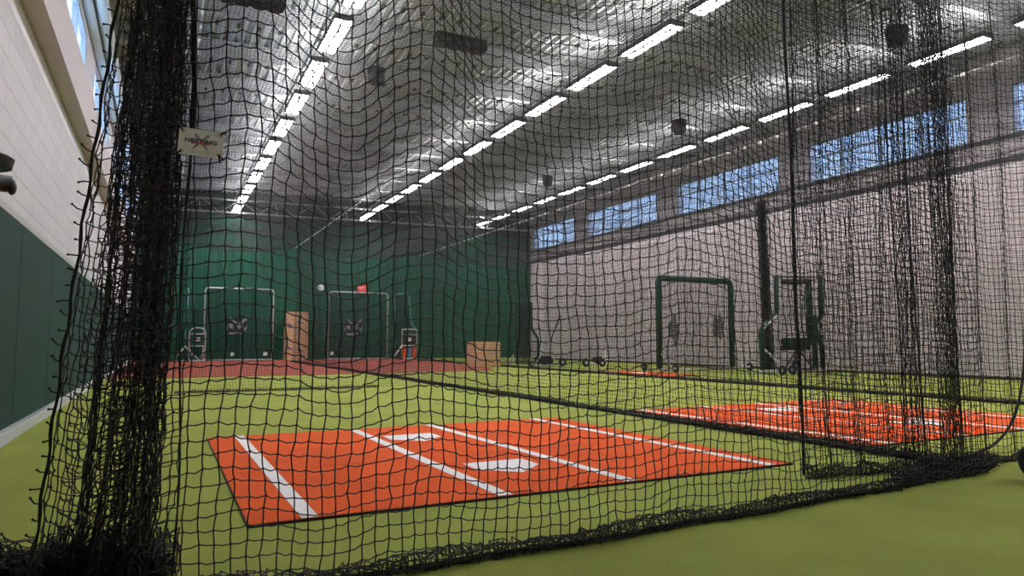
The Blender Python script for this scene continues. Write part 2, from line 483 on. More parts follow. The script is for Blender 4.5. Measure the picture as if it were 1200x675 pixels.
# ================================================================== NETS
# --- front net
X_img = [-.05, .05, .27, .55, .83, 1.11, 1.49, 2.12, 2.88, 3.7, 4.5]
dz_img = [-.02, .02, .06, -.08, .10, -.07, -.09, .07, -.10, -.05, -.12]
dy_img = [0, .0, -.03, .03, -.04, .02, .03, -.03, .04, -.02, .0]
def front_P(xa, xb, ybase, ztop=4.5):
    xs = np.arange(xa, xb + .001, CELL); nr = int((ztop - .02) / CELL) + 1
    P = np.zeros((nr, len(xs), 3))
    zs = .02 + np.arange(nr) * CELL
    amp = np.clip(.22 + .7 * (zs / 1.9) ** 1.3, 0, 1.25)[:, None]
    dz = smooth_curve(X_img, dz_img, xs)[None]; dy = smooth_curve(X_img, dy_img, xs)[None]
    P[..., 0] = xs[None] + .012 * np.sin(zs * 2.1)[:, None] + .006 * np.sin(zs * 9 + 1)[:, None] * np.sin(xs * 5)[None]
    P[..., 1] = ybase(xs)[None] + dy * amp * 1.2 + .008 * np.sin(xs * 23)[None] * np.sin(zs * 5)[:, None]
    P[..., 2] = zs[:, None] + dz * amp + .006 * np.sin(xs * 13)[None]
    P[..., 2] = np.maximum(P[..., 2], .012)
    P[..., 2] += (.007 * np.sin(xs * 31 + 2) * np.sin(xs * 7.3))[None] * amp + .004 * np.sin(xs[None] * 19 + zs[:, None] * 11)
    P[..., 0] += .004 * np.sin(zs[:, None] * 17 + xs[None] * 9)
    P += rng.normal(0, 1, P.shape) * np.array([.0024, .003, .0030])
    P[0, :, 2] = .012
    return P
ybase = lambda x: np.where(x < 2.2, 2.37 - .03 * np.sin(x * 1.4), 2.36 + .05 * (x - 2.2) ** 1.0)
fr = thing('front_net', 'wide black knotted net hanging across the front of the left cage', 'net', (2.2, 2.4, 0))
def under(parent, o):
    """keep world geometry while parenting to a located empty"""
    o.parent = parent; o.matrix_parent_inverse = Matrix.Translation(parent.location).inverted() if parent.rotation_euler.z == 0 else parent.matrix_basis.inverted()
    return o
def netobj(name, P, r, parent=None, m='net', **k):
    o = link(net_mesh(name, P, r, **k), name, M[m])
    if parent is not None: under(parent, o)
    return o
netobj('net_mesh', front_P(-.02, 4.5, ybase), .0026, fr, knot=.0054, sub=True, droop=.005, jit=.0016)
# slack net lying in folds along the floor under it
def hem_P(path, n, rows, rad, jit, squash=.8):
    """net wound round a line on the floor; path maps t to (x, y)"""
    P = np.zeros((rows, n, 3)); t = np.linspace(0, 1, n); xy = np.array([path(v) for v in t])
    d = np.gradient(xy, axis=0); d /= np.linalg.norm(d, axis=1, keepdims=True); nn = np.stack([-d[:, 1], d[:, 0]], 1)
    for j in range(rows):
        a = 2 * PI * j / (rows - 1) * 1.8 + .5 * np.sin(t * 17) + .4 * np.sin(t * 43)
        rr = rad * (1 + .25 * np.sin(t * 31 + j)) 
        P[j, :, 0] = xy[:, 0] + nn[:, 0] * np.cos(a) * rr
        P[j, :, 1] = xy[:, 1] + nn[:, 1] * np.cos(a) * rr
        P[j, :, 2] = rr * squash * (1 + np.sin(a)) + .004
    P += rng.normal(0, 1, P.shape) * jit
    P[..., 2] = np.maximum(P[..., 2], .004)
    return P
fp = lambda t: (.0 + 4.5 * t, float(ybase(np.array(4.5 * t))) + .01 * math.sin(t * 30))
netobj('slack_hem', hem_P(fp, 170, 13, .032, .007), .0024, fr, knot=.004, col_ref=(1, 0, 0.1))
bm = B(); tube(bm, [(fp(t)[0], fp(t)[1] + .01, .012) for t in np.linspace(0, 1, 60)], .010, 6)
o = obj('bottom_rope', bm, M['rope']); under(fr, o)
bm = B(); tube(bm, [(-.05, 2.4, 4.52), (4.5, 2.45, 4.52)], .006, 6); o = obj('top_cable', bm, M['pipe']); under(fr, o)
# edge cord running down beside the gathered net
bm = B(); pts = []
for z in np.linspace(.05, 4.5, 60):
    pts.append((.045 + .010 * math.sin(z * 5) + .02 * max(0, z - 1.2) + .012 * math.sin(z * 1.9), 2.40, z))
tube(bm, pts, [(.0025 if q[2] < 1.45 else .008) + .003 * random.random() for q in pts], 7); o = obj('edge_rope', bm, M['rope']); under(fr, o)

# --- pleated nets
def pleat_P(path, ncol, amp, period, ztop=4.5, zbot=.02, widths=None, jit=.004, wave=.02, skew=0):
    nr = int((ztop - zbot) / CELL) + 1; zs = zbot + np.arange(nr) * CELL
    t = np.linspace(0, 1, ncol)
    P = np.zeros((nr, ncol, 3))
    for j, z in enumerate(zs):
        xy = np.array([path(v, z) for v in t]); d = np.gradient(xy, axis=0); d /= np.linalg.norm(d, axis=1, keepdims=True) + 1e-9
        nn = np.stack([-d[:, 1], d[:, 0]], 1); i = np.arange(ncol)
        off = amp * np.sin(2 * PI * i / period + .35 * np.sin(z * 2.2)) * (1 + .3 * np.sin(i * .37))
        P[j, :, 0] = xy[:, 0] + nn[:, 0] * off; P[j, :, 1] = xy[:, 1] + nn[:, 1] * off
        P[j, :, 2] = z + wave * np.sin(2 * PI * i / period + 1.3) + wave * .6 * np.sin(i * .21 + z)
    P += rng.normal(0, 1, P.shape) * jit
    P[..., 2] = np.maximum(P[..., 2], .006)
    return P
# left bundle: net drawn together at the cage corner
def lpath(t, z):
    left = np.interp(z, [0, .3, .8, 1.9, 4.5], [-.31, -.285, -.245, -.155, -.12])
    right = np.interp(z, [0, .3, 1.2, 4.5], [-.04, .005, .025, .05])
    u = t ** .72
    return (left + (right - left) * u, 2.50 + .10 * math.sin(t * 5 + z * .4) * (1 - t) - .05 * t)
gb = thing('gathered_net', 'thick black bundle of gathered netting hanging at the left cage corner', 'net', (-.12, 2.5, 0))
netobj('net_mesh', pleat_P(lpath, 64, .06, 5.3, jit=.0036, wave=.014), .0024, gb, 'netb', knot=.0052, sub=True, droop=.006, jit=.003)
def lpath2(t, z):
    left = np.interp(z, [0, .4, 1.9, 4.5], [-.17, -.13, -.075, -.05])
    right = np.interp(z, [0, .3, 4.5], [-.03, .02, .035])
    return (left + (right - left) * t, 2.56 + .03 * math.sin(t * 9))
netobj('net_fold', pleat_P(lpath2, 22, .05, 4.1, jit=.004, wave=.016), .0024, gb, 'netb', knot=.0052, sub=True, droop=.006, jit=.003)
# its frayed edge cord with cut twine ends
bm = B(); pts = []
for z in np.linspace(.03, 4.5, 100):
    pts.append((np.interp(z, [0, .3, .8, 1.9, 4.5], [-.33, -.30, -.26, -.165, -.125]) + .004 * math.sin(z * 31), 2.44, z))
tube(bm, pts, [.0035 + .0022 * abs(math.sin(i * 1.9)) for i in range(100)], 6)
for i in range(96):
    z = .05 + i * .046; x = np.interp(z, [0, .3, .8, 1.9, 4.5], [-.33, -.30, -.26, -.165, -.125])
    L = .012 + .022 * random.random(); a = random.uniform(-.3, .9)
    tube(bm, [(x, 2.44, z), (x - L * .6, 2.43, z + L * .3 * a), (x - L, 2.43, z + L * a)], .0024, 5)
    sphere(bm, (x - L, 2.43, z + L * a), .0042, 1)
o = obj('frayed_edge', bm, M['rope']); under(gb, o)
# slack of the bundle heaped on the floor and trailing to the left
def heap(name, path, rad, seeds, parent, n=46, jit=.010, r=.0026):
    for s in range(seeds):
        f = 1 - .22 * s
        P = hem_P(path, n, 15, rad * f, jit, .75)
        netobj(name, P, r, parent, knot=.005, col_ref=(.2, .1, 1), row_ref=(0, .1, 1), sub=True, jit=.004)
# gathered net laid down: solid rope core inside the wound netting
def rope_core(name, path, rad, parent, n=30):
    bm = B(); tube(bm, [(path(t)[0], path(t)[1], rad * .9 + .01 * math.sin(t * 20)) for t in np.linspace(0, 1, n)],
                   [max(.012, rad * .8 * min(1, (i + 1) / 4, (n - i) / 4) * (1 + .15 * math.sin(i * 2.2))) for i in range(n)], 10)
    o = obj(name, bm, M['rope'], smooth=True); under(parent, o)
hp = lambda t: (-.78 + .80 * t, 3.02 - .52 * t + .05 * math.sin(t * 6))
heap('slack_heap', hp, .075, 3, gb, 40, .014)
rope_core('slack_core', hp, .045, gb)
hp2 = lambda t: (-.30 + .34 * t, 2.62 - .10 * t)
heap('slack_heap', hp2, .11, 3, gb, 26)
rope_core('slack_core', hp2, .07, gb, 14)

# --- overlapping flap at the right, behind the front net
def flap_path(t, z):
    lean = -.045 * z / 3
    x0, x1 = 3.40 + lean, 4.52
    return (x0 + (x1 - x0) * t, 2.86 - .28 * t ** 2 + .02 * math.sin(z * 2))
fl = thing('door_net', 'second layer of black net hanging behind the right end of the front net', 'net', (3.95, 2.8, 0))
P = pleat_P(flap_path, 44, .028, 8.5, jit=.002, wave=.006)
# the rows swoop down from the hanging points
i = np.linspace(0, 1, 44)
P[..., 2] += np.clip((P[:, :1, 2] - .3) / 2.2, 0, 1) * (.70 * (1 - i) ** 1.6 - .15)[None]
P[..., 2] = np.minimum(np.maximum(P[..., 2], .01), 5.1)
netobj('net_mesh', P, .0024, fl, knot=.005, sub=True, droop=.006, jit=.002)
bm = B(); tube(bm, [(3.40 - .045 * z / 3 - .01 + .006 * math.sin(z * 4), 2.86, z) for z in np.linspace(.02, 4.5, 50)], .009, 7)
o = obj('edge_rope', bm, M['rope']); under(fl, o)
fpath = lambda t: (3.38 + 1.1 * t, 2.84 - .32 * t + .06 * math.sin(t * 3.1))
netobj('slack_hem', hem_P(fpath, 50, 12, .035, .008), .0024, fl, knot=.004, col_ref=(1, 0, .1))
# --- gathered right corner
rb = thing('gathered_net', 'narrow black bundle of netting at the right corner post position of the cage', 'net', (4.5, 2.6, 0))
rb['label'] = 'narrow black strand of gathered netting hanging where the long dividing net begins'
netobj('net_mesh', pleat_P(lambda t, z: (4.42 + .10 * t + .02 * math.sin(z * 1.3) - .02 * z / 3, 2.66 - .05 * t), 20, .035, 4.3, jit=.004), .0024, rb, knot=.0042, sub=True, jit=.003)
netobj('net_fold', pleat_P(lambda t, z: (4.10 + .05 * t + .015 * math.sin(z * 1.7 + 1) + .01 * z, 2.70 - .05 * t), 8, .02, 3.3, jit=.004), .0024, rb, knot=.0042, sub=True, jit=.003)
bm = B()
for k, (xa, xb) in enumerate(((3.98, 3.90), (4.16, 4.06), (4.56, 4.50))):
    tube(bm, [(xa + (xb - xa) * z / 4.5 + .012 * math.sin(z * 2.4 + k), 2.62, z) for z in np.linspace(.02, 4.5, 46)], .0045, 6)
o = obj('edge_rope', bm, M['rope']); under(rb, o)
rp = lambda t: (3.75 + 1.12 * t, 2.50 + .10 * t + .05 * math.sin(t * 7))
heap('slack_heap', rp, .032, 2, rb, 60, .012)
rope_core('slack_core', rp, .02, rb)
rp2 = lambda t: (4.12 + .62 * t, 2.60 + .02 * math.sin(t * 7))
heap('slack_heap', rp2, .046, 3, rb, 26, .016)
rope_core('slack_core', rp2, .016, rb, 16)
# --- front net of the next lane
f2 = thing('front_net', 'black net hanging across the front of the middle lane at the right picture edge', 'net', (5.6, 2.65, 0))
P = pleat_P(lambda t, z: (4.55 + 2.3 * t, 2.62 + .03 * math.sin(t * 9)), 66, .025, 9.0, jit=.002, wave=.008)
netobj('net_mesh', P, .0024, f2, knot=.005, sub=True, jit=.002)
netobj('slack_hem', hem_P(lambda t: (4.8 + 2.0 * t, 2.62), 70, 11, .028, .006), .0022, f2, knot=.004, col_ref=(1, 0, .1))
bm = B(); tube(bm, rounded([(6.10, 2.75, 4.5), (6.02, 2.86, 2.4), (5.98, 2.9, 1.2), (5.88, 2.9, .54), (5.67, 2.88, .2), (5.30, 2.84, .05), (4.85, 2.78, .03)], .3, 6), .010, 7)
o = obj('swag_rope', bm, M['rope']); under(f2, o)

# --- long side nets: one mesh, three placings
def side_net_P(L=25.2, zt=4.46):
    ny = int(L / CELL); nz = int(zt / CELL)
    ys = np.arange(ny) * CELL; zs = .02 + np.arange(nz) * CELL
    P = np.zeros((nz, ny, 3))
    am = (np.sin(zs / zt * PI * .9) * .9 + .15)[:, None]
    P[..., 0] = (.05 * np.sin(ys * 2.1) + .03 * np.sin(ys * 5.3 + 1))[None] * am
    P[..., 1] = ys[None] + .01 * np.sin(zs * 4)[:, None]
    P[..., 2] = zs[:, None] + (.03 * np.sin(ys * 2.6) + .015 * np.sin(ys * 6.1))[None] * (zs / zt)[:, None]
    P += rng.normal(0, 1, P.shape) * .003
    P[..., 2] = np.maximum(P[..., 2], .012)
    return P
side_me = net_mesh('net_mesh', side_net_P(), .0021, row_ref=(0, 0, 1), col_ref=(1, 0, 0))
side_me.materials.append(M['netfar'])
bm = B(); box(bm, -.014, .014, -.03, .03, -.028, .028, .008); hook_me = bpy.data.meshes.new('hook'); bm.to_mesh(hook_me); bm.free(); hook_me.materials.append(M['whitep'])
hem_me = net_mesh('slack_hem', hem_P(lambda t: (.0 + .02 * math.sin(t * 60), 25.2 * t), 800, 9, .033, .008), .0034, col_ref=(0, 1, .1), row_ref=(0, .1, 1))
hem_me.materials.append(M['net'])
bm = B(); tube(bm, [(.015 * math.sin(t * 40), 25.2 * t, .022) for t in np.linspace(0, 1, 120)], .018, 6)
rope_me = bpy.data.meshes.new('bottom_rope'); bm.to_mesh(rope_me); bm.free(); rope_me.materials.append(M['rope'])
def side_net(x, y, label, hooks=True, mesh=True):
    t = thing('divider_net', label, 'net', (x, y, 0), 0)
    for me, nm in ((side_me, 'net_mesh'), (hem_me, 'slack_hem'), (rope_me, 'bottom_rope')):
        o = bpy.data.objects.new(nm, me); C.objects.link(o); o.parent = t
    o = obj('top_cable', tube(B(), [(0, 0, 4.5), (0, 25.2, 4.5)], .010, 6), M['steel'], t)
    for k in range(62):
        h = bpy.data.objects.new('hook', hook_me); C.objects.link(h); h.parent = t; h.location = (0, .2 + k * .40, 4.49)
    return t
side_net(4.55, 2.75, 'long black dividing net hanging between the left and middle lanes')
side_net(9.75, 2.75, 'long black dividing net hanging between the middle and right lanes')
side_net(15.85, 2.75, 'long black net hanging beside the pale block wall')
# left cable with its hooks (the left side net is drawn into the corner bundle)
t = thing('support_cable', 'overhead cable with white hooks along the left side of the left lane', 'cable', (.27, 2.75, 0))
obj('cable', tube(B(), [(0, 0, 4.5), (0, 25.2, 4.5)], .010, 6), M['steel'], t)
for k in range(52):
    h = bpy.data.objects.new('hook', hook_me); C.objects.link(h); h.parent = t; h.location = (0, 4.2 + k * .40, 4.47)

# --- roof nets: one mesh, three placings
def roof_P(W, L=25.2):
    nx = int(W / CELL); ny = int(L / CELL)
    xs = np.arange(nx) * CELL; ys = np.arange(ny) * CELL
    P = np.zeros((ny, nx, 3))
    u = (xs / (W)); 
    P[..., 0] = xs[None] + .02 * np.sin(ys * 3)[:, None]; P[..., 1] = ys[:, None] + .02 * np.sin(xs * 4)[None]
    P[..., 2] = -.22 * np.sin(u * PI)[None] * (1 + .3 * np.sin(ys * 1.1))[:, None] + .03 * np.sin(xs * 5)[None] * np.sin(ys * 2.7)[:, None]
    P += rng.normal(0, 1, P.shape) * .003
    return P
for x, W, lab in ((.27, 4.28, 'left lane'), (4.6, 5.15, 'middle lane'), (9.8, 5.8, 'right lane by the pale block wall')):
    me = net_mesh('roof_net', roof_P(W), .0026, row_ref=(0, 0, 1), col_ref=(0, 0, 1))
    o = link(me, 'roof_net', M['netfar']); o.location = (x, 2.75, 4.5)
    tag(o, 'black sagging overhead net stretched over the %s' % lab, 'net')
# --- low cross net in the left lane
t = thing('cross_net', 'black net hung across the left lane with its hem resting on the turf', 'net', (.35, 11.8, 0))
xs = np.arange(0, 3.95, CELL); zs = np.arange(0, 4.2, CELL)
P = np.zeros((len(zs), len(xs), 3)); P[..., 0] = xs[None] + (.10 * np.clip(1 - zs, 0, 1) ** 2)[:, None]; P[..., 1] = 0.05 * np.sin(xs * 6)[None]; P[..., 2] = .02 + zs[:, None]
P += rng.normal(0, 1, P.shape) * .003
o = netobj('net_mesh', P, .0015, None, 'netfar'); o.parent = t
o = netobj('slack_hem', hem_P(lambda v: (-.15 + 3.2 * v, .02 * math.sin(v * 9)), 70, 8, .022, .006), .0035, None, col_ref=(1, 0, .1)); o.parent = t

# ================================================================== CEILING LIGHTS
def make_light():
    t = thing('ceiling_light', '', 'ceiling light')
    bm = B()
    box(bm, -.17, .17, -.78, .78, .055, .075)
    box(bm, -.17, -.155, -.78, .78, -.03, .055); box(bm, .155, .17, -.78, .78, -.03, .055)
    box(bm, -.155, .155, -.78, -.76, -.03, .055); box(bm, -.155, .155, .76, .78, -.03, .055)
    box(bm, -.015, .015, -.76, .76, -.02, .055)
    obj('housing', bm, M['house'], t)
    for s in (-1, 1):
        bm = B(); box(bm, s * .085 - .062, s * .085 + .062, -.75, .75, -.02, .03, .01); obj('light_strip', bm, M['lens'], t)
    bm = B(); box(bm, -.14, .14, -.7, .7, .076, .085); obj('upper_strip', bm, M['uplens'], t)
    for y in (-.6, .6):
        obj('hanger', tube(B(), [(0, y, .085), (0, y, .42)], .006, 5), M['pipe'], t)
    return t
L0 = make_light(); kids = list(L0.children); used = False
rows = [('left', 2.62, 6.40, 30.4, 2.012, 14), ('middle', 8.02, 6.47, 29.95, 2.0, 17), ('right', 13.85, 6.62, 30.2, 2.03, 16)]
for nm, x, z, ye, st, n in rows:
    bm = B(); box(bm, -.24, -.205, -14.2, 14.2, -.02, .02); box(bm, .205, .24, -14.2, 14.2, -.02, .02)
    rl = obj('light_rail', bm, M['steel']); rl.location = (x, ye - 13.2, z + .10)
    tag(rl, 'pair of grey steel rails carrying the %s row of ceiling lights' % nm, 'rail')
    for k in range(n):
        if not used:
            r = L0; used = True
        else:
            r = L0.copy(); C.objects.link(r)
            for ch in kids:
                c = ch.copy(); C.objects.link(c); c.parent = r
        r.location = (x, ye - st * k, z); r['category'] = 'ceiling light'; r['group'] = 'twin strip lights hanging from the roof'
        r['label'] = 'lit twin strip light in the %s row, %s from the far end' % (nm, ordn[k])

# speakers and boxes hanging from the roof
def pendant(x, y, z, kind, label):
    t = thing('hanging_speaker' if kind == 'ball' else 'roof_heater', label, 'speaker' if kind == 'ball' else 'heater', (x, y, z))
    if kind == 'ball':
        bm = B(); cyl(bm, (0, 0, -.16), (0, 0, .12), .16, .19, 20); sphere(bm, (0, 0, -.16), .16, 2, (1, 1, .4))
        obj('speaker_body', bm, M['grille'], t, True)
        obj('hanger', tube(B(), [(0, 0, .12), (0, 0, roofz(x) - z)], .01, 6), M['piping'], t)
    else:
        bm = B(); box(bm, -.50, .50, -.12, .12, -.10, .10, .01); obj('heater_body', bm, M['grille'], t)
        for k in range(4):
            bm = B(); box(bm, -.46 + k * .24, -.28 + k * .24, -.11, .11, -.13, -.10, .01); obj('grille', bm, M['black'], t)
        for s in (-.4, .4):
            obj('hanger', tube(B(), [(s, 0, .1), (s, 0, roofz(x) - z)], .008, 5), M['piping'], t)
pendant(3.75, 13.5, 6.3, 'ball', 'dark speaker under the roof between the left and middle light rows')
pendant(11.35, 13.0, 6.2, 'ball', 'dark round speaker hanging left of the right light row, mid hall')
pendant(11.35, 7.3, 6.2, 'ball', 'large dark round speaker hanging at upper right, nearest of its kind')
pendant(11.3, 19.5, 6.2, 'ball', 'small dark speaker hanging far off beside the right light row')
pendant(11.2, 25.5, 6.2, 'ball', 'tiny dark speaker hanging near the far wall')
pendant(4.75, 11.4, 6.35, 'box', 'dark slotted heater under the roof at upper centre')
pendant(1.10, 11.4, 6.35, 'box', 'dark slotted heater under the roof at upper left, beside the left lights')

# ================================================================== CAMERA ON THE LEFT WALL
t = thing('security_camera', 'black camera on a round mount fixed to the white left wall', 'camera', (XL, 4.45, 1.73))
obj('wall_bracket', box(B(), 0, .12, -.05, .05, -.02, .04, .01), M['black'], t)
bm = B(); cyl(bm, (.24, 0, .0), (.24, 0, .05), .155, .165, 28); cyl(bm, (.24, 0, .05), (.24, 0, .062), .165, .15, 28)
obj('mount_disc', bm, M['black'], t)
bm = B(); cyl(bm, (.21, 0, -.06), (.21, 0, 0), .045, .07, 18); obj('neck', bm, M['black'], t)
bm = B(); cyl(bm, (.02, -.08, -.095), (.40, .0, -.085), .045, .045, 24); sphere(bm, (.40, 0, -.10), .0445, 2, (.5, 1, 1)); obj('camera_barrel', bm, M['black'], t, True)

# ================================================================== SIGN TIED TO THE NET
t = thing('net_sign', 'small cream sign with crossed bats tied to the front net, top left', 'sign', (.088, 2.352, 1.432), 0)
t.rotation_euler = (0, math.radians(3), -.15)
bm = B(); box(bm, -.066, .066, -.0015, .0015, -.043, .043, .001); obj('sign_board', bm, M['tagw'], t)
def bat(p0, p1, m):
    bm = B(); a, b = Vector(p0), Vector(p1); d = b - a; n = Vector((-d.z, 0, d.x)).normalized()
    poly(bm, [a + n * .0018, a - n * .0018, a + d * .55 - n * .0022, b - n * .0048, b + d.normalized() * .003, b + n * .0048, a + d * .55 + n * .0022], (0, -.0006, 0))
    return obj('bat_print', bm, m, t)
bat((.018, -.0016, -.018), (-.018, -.0016, .026), M['greyink']); bat((-.018, -.0016, -.018), (.020, -.0016, .026), M['greyink'])
bm = B(); poly(bm, [(-.026, -.0023, .004), (.022, -.0023, .004), (.026, -.0023, -.007), (-.028, -.0023, -.007)], (0, -.0005, 0)); obj('red_banner', bm, M['pink'], t)
for a, b in (((-.023, -.022), (-.010, -.004)), ((.020, -.022), (.008, -.004))):
    bm = B(); tube(bm, [(a[0], -.0026, a[1]), (b[0], -.0026, b[1])], .0013, 6); obj('bat_grip', bm, M['navy'], t)
def text(s, size, loc, m, parent, rot=(PI / 2, 0, 0), ext=.0004, name='lettering', sx=1):
    cu = bpy.data.curves.new('t', 'FONT'); cu.body = s; cu.size = size; cu.align_x = 'CENTER'; cu.align_y = 'CENTER'; cu.extrude = ext
    cu.offset = size * .02
    o = bpy.data.objects.new('t', cu); C.objects.link(o)
    dg = bpy.context.evaluated_depsgraph_get(); me = bpy.data.meshes.new_from_object(o.evaluated_get(dg)); bpy.data.objects.remove(o)
    o = link(me, name, m, parent); o.location = loc; o.rotation_euler = rot; o.scale = (sx, 1, 1)
    return o
text('NETTING', .0175, (0, -.0052, .003), M['navy'], t, sx=1.28)
bm = B(); box(bm, -.035, .035, -.0022, -.0016, -.0275, -.0268); obj('print_rule', bm, M['greyink'], t)
bm = B()
for k in range(9):
    if k in (3, 6): continue
    box(bm, -.027 + k * .006, -.0225 + k * .006, -.0022, -.0016, -.0345, -.0322)
obj('small_print', bm, M['greyink'], t)
for sx, sz in ((-1, 1), (1, 1), (-1, -1), (1, -1)):
    bm = B(); c = Vector((sx * .055, -.002, sz * .033))
    tube(bm, [c + Vector((math.cos(a) * .0045, 0, math.sin(a) * .0045)) for a in np.linspace(0, 2 * PI, 13)[:-1]], .0014, 6, True)
    obj('grommet', bm, M['brass'], t, True)
    bm = B(); tube(bm, [c + Vector((0, -.004, 0)), c + Vector((sx * .008, -.004, sz * .008)), c + Vector((sx * .016, .004, sz * .013)), c + Vector((sx * .010, .012, sz * .006)), c + Vector((0, .006, 0))], .0026, 6)
    if sx > 0 and sz < 0: tube(bm, [c, c + Vector((.004, -.004, -.018)), c + Vector((.006, 0, -.026))], .0032, 6)
    obj('tie', bm, M['rope'], t)

# ================================================================== SCREENS AND OTHER GEAR
def wheel(bm_parent, loc, r=.12, w=.05, axis='X'):
    """tyre and hub under the given thing"""
    d = Vector((1, 0, 0)) if axis == 'X' else Vector((0, 1, 0)); c = Vector(loc)
    bm = B(); tube(bm, [c + (Vector((0, math.cos(a), math.sin(a))) if axis == 'X' else Vector((math.cos(a), 0, math.sin(a)))) * (r - w / 2) for a in np.linspace(0, 2 * PI, 21)[:-1]], w / 2, 8, True)
    o = obj('wheel', bm, M['rubber'], bm_parent, True)
    bm = B(); cyl(bm, c - d * w * .3, c + d * w * .3, r - w * .6, None, 18); obj('rim', bm, M['black'], o)
    bm = B(); cyl(bm, c - d * w * .42, c + d * w * .42, r * .34, None, 14); obj('hub', bm, M['pipe'], o)
    return o
def flat_net(parent, poly_fn, x0, x1, z0, z1, y=0, cell=.05, r=.0022, m='netfar', name='screen_net'):
    """net clipped to the region where poly_fn is true, strands as short bars"""
    bm_chunks = []
    xs = np.arange(x0, x1, cell); zs = np.arange(z0, z1, cell)
    segs = []
    for x in xs:
        for z in zs:
            for (a, b) in (((x, z), (x + cell, z)), ((x, z), (x, z + cell))):
                if poly_fn(*a) and poly_fn(*b): segs.append((a, b))
    S = np.array([[[a[0], y, a[1]], [b[0], y, b[1]]] for a, b in segs])
    S[..., 1] += .02 * np.sin(S[..., 0] * 7) * np.sin(S[..., 2] * 5)
    v, f = strand_arrays(S, r, (0, 1, 0.01))
    o = link(np_mesh(name, [(v, f)]), name, M[m], parent)
    return o
def emblem(parent, x, z, s, y):
    t = B(); poly(t, [(x - .33 * s, y, z + .28 * s), (x - .12 * s, y, z + .10 * s), (x, y, z + .28 * s), (x + .14 * s, y, z + .12 * s), (x + .34 * s, y, z + .30 * s), (x + .30 * s, y, z - .30 * s), (x, y, z - .38 * s), (x - .30 * s, y, z - .30 * s)], (0, -.01, 0))
    o = obj('target_emblem', t, M['emblemb'], parent)
    b = B()
    for pts in ([(-.30, .30), (-.05, .06), (.04, .10), (-.20, .26)], [(.32, .32), (.06, .06), (.14, .02), (.34, .20)],
                [(-.28, .05), (-.14, .06), (-.10, -.12), (-.24, -.10)], [(0, .0), (.20, .02), (.22, -.08), (.06, -.12)],
                [(-.26, -.26), (.20, -.24), (.20, -.31), (-.24, -.34)], [(-.36, -.1), (-.30, 0), (-.30, -.2)], [(.24, -.12), (.36, .02), (.30, -.22)]):
        poly(b, [(x + a * s, y - .012, z + c * s) for a, c in pts], (0, -.004, 0))
    obj('emblem_print', b, M['emblem'], o)
def square_screen(label, x0, x1, y, h, tubem, r, net=True):
    t = thing('pitching_screen', label, 'screen', ((x0 + x1) / 2, y, 0), 0)
    W = (x1 - x0) / 2
    obj('frame', tube(B(), rounded([(-W, 0, .09), (-W, 0, h), (W, 0, h), (W, 0, .09)], .16, 6), r, 10), tubem, t, True)
    obj('base_bar', tube(B(), rounded([(-W, 0, .05), (W, 0, .05)], .05), .03, 8), M['pipe'], t, True)
    flat_net(t, lambda a, b: -W < a < W and .05 < b < h, -W + .02, W - .03, .08, h - .04, 0, .05, .0026)
    return t, W
# two silver screens with target emblems on the far wall
for (x0, x1, lab) in ((1.50, 4.18, 'silver framed net screen with grey target emblem, left of the tall stacked cartons'),
                      (6.52, 9.20, 'silver framed net screen with ragged grey target emblem, under the red exit sign')):
    t, W = square_screen(lab, x0, x1, 30.6, 3.02, M['pipe'], .035)
    emblem(t, (-.10 if x0 < 3 else -.25), 1.48, 1.15, -.04)
    for sx in (-1, 1):
        obj('foot', tube(B(), [(sx * W, -.5, .04), (sx * W, .5, .04)], .03, 8), M['pipe'], t, True)
    for k, dx in enumerate((-.25, W - .28) if x0 < 3 else (-W + .15,)):
        bm = B(); box(bm, dx - .08 + .03 * (k == 0), dx + .08, -.05, -.04, .22, .36, .004); obj('white_tag', bm, M['whitep'], t)
# green padded screen on wheels
t, W = square_screen('green padded square screen on wheels by the pale block wall', 11.74, 14.33, 14.4, 2.50, M['gpad'], .085)
for cx_, cz_, s_ in ((-.80, 1.12, .36), (.78, 1.22, .34)):
    flat_net(t, lambda a, b, cx_=cx_, cz_=cz_, s_=s_: ((a - cx_) / .20) ** 2 + ((b - cz_) / (s_ + .12 * math.sin(a * 23))) ** 2 < 1, cx_ - .3, cx_ + .3, cz_ - .5, cz_ + .5, -.01, .024, .0060, 'net', 'worn_net_patch')
for sx in (-1, 1):
    obj('foot', tube(B(), [(sx * W, -.62, .12), (sx * W, .55, .05)], .025, 8), M['pipe'], t, True)
    obj('brace', tube(B(), [(sx * W, -.5, .12), (sx * W, 0, .55)], .02, 8), M['pipe'], t, True)
    wheel(t, (sx * W + .02, -.62, .12))
    if sx < 0: wheel(t, (sx * W - .02, .62, .12))
# stepped screens
def l_screen(label, y, outline, tubem, r, split=None):
    x0 = outline[0][0]
    t = thing('stepped_screen', label, 'screen', (x0, y, 0), 0)
    pts = [(a - x0, 0, b) for a, b in outline]
    if split:                                  # two padded sides joined by a thin bare top bar
        obj('padded_side', tube(B(), rounded(pts[:split], .1, 4), r, 9), tubem, t, True)
        obj('padded_side', tube(B(), rounded(pts[split:], .1, 4), r, 9), tubem, t, True)
        obj('top_bar', tube(B(), pts[split - 1:split + 1], r * .4, 8), M['piping'], t, True)
    else:
        obj('frame', tube(B(), rounded(pts, .1, 4), r, 9), tubem, t, True)
    def inside(px, pz):
        c = False; n = len(pts)
        for i in range(n):
            xa, za = pts[i][0], pts[i][2]; xb, zb = pts[i - 1][0], pts[i - 1][2]
            if (za > pz) != (zb > pz) and px < (xb - xa) * (pz - za) / (zb - za) + xa: c = not c
        return c
    flat_net(t, inside, 0, max(p[0] for p in pts), .05, max(p[2] for p in pts), 0, .045, .0032)
    return t
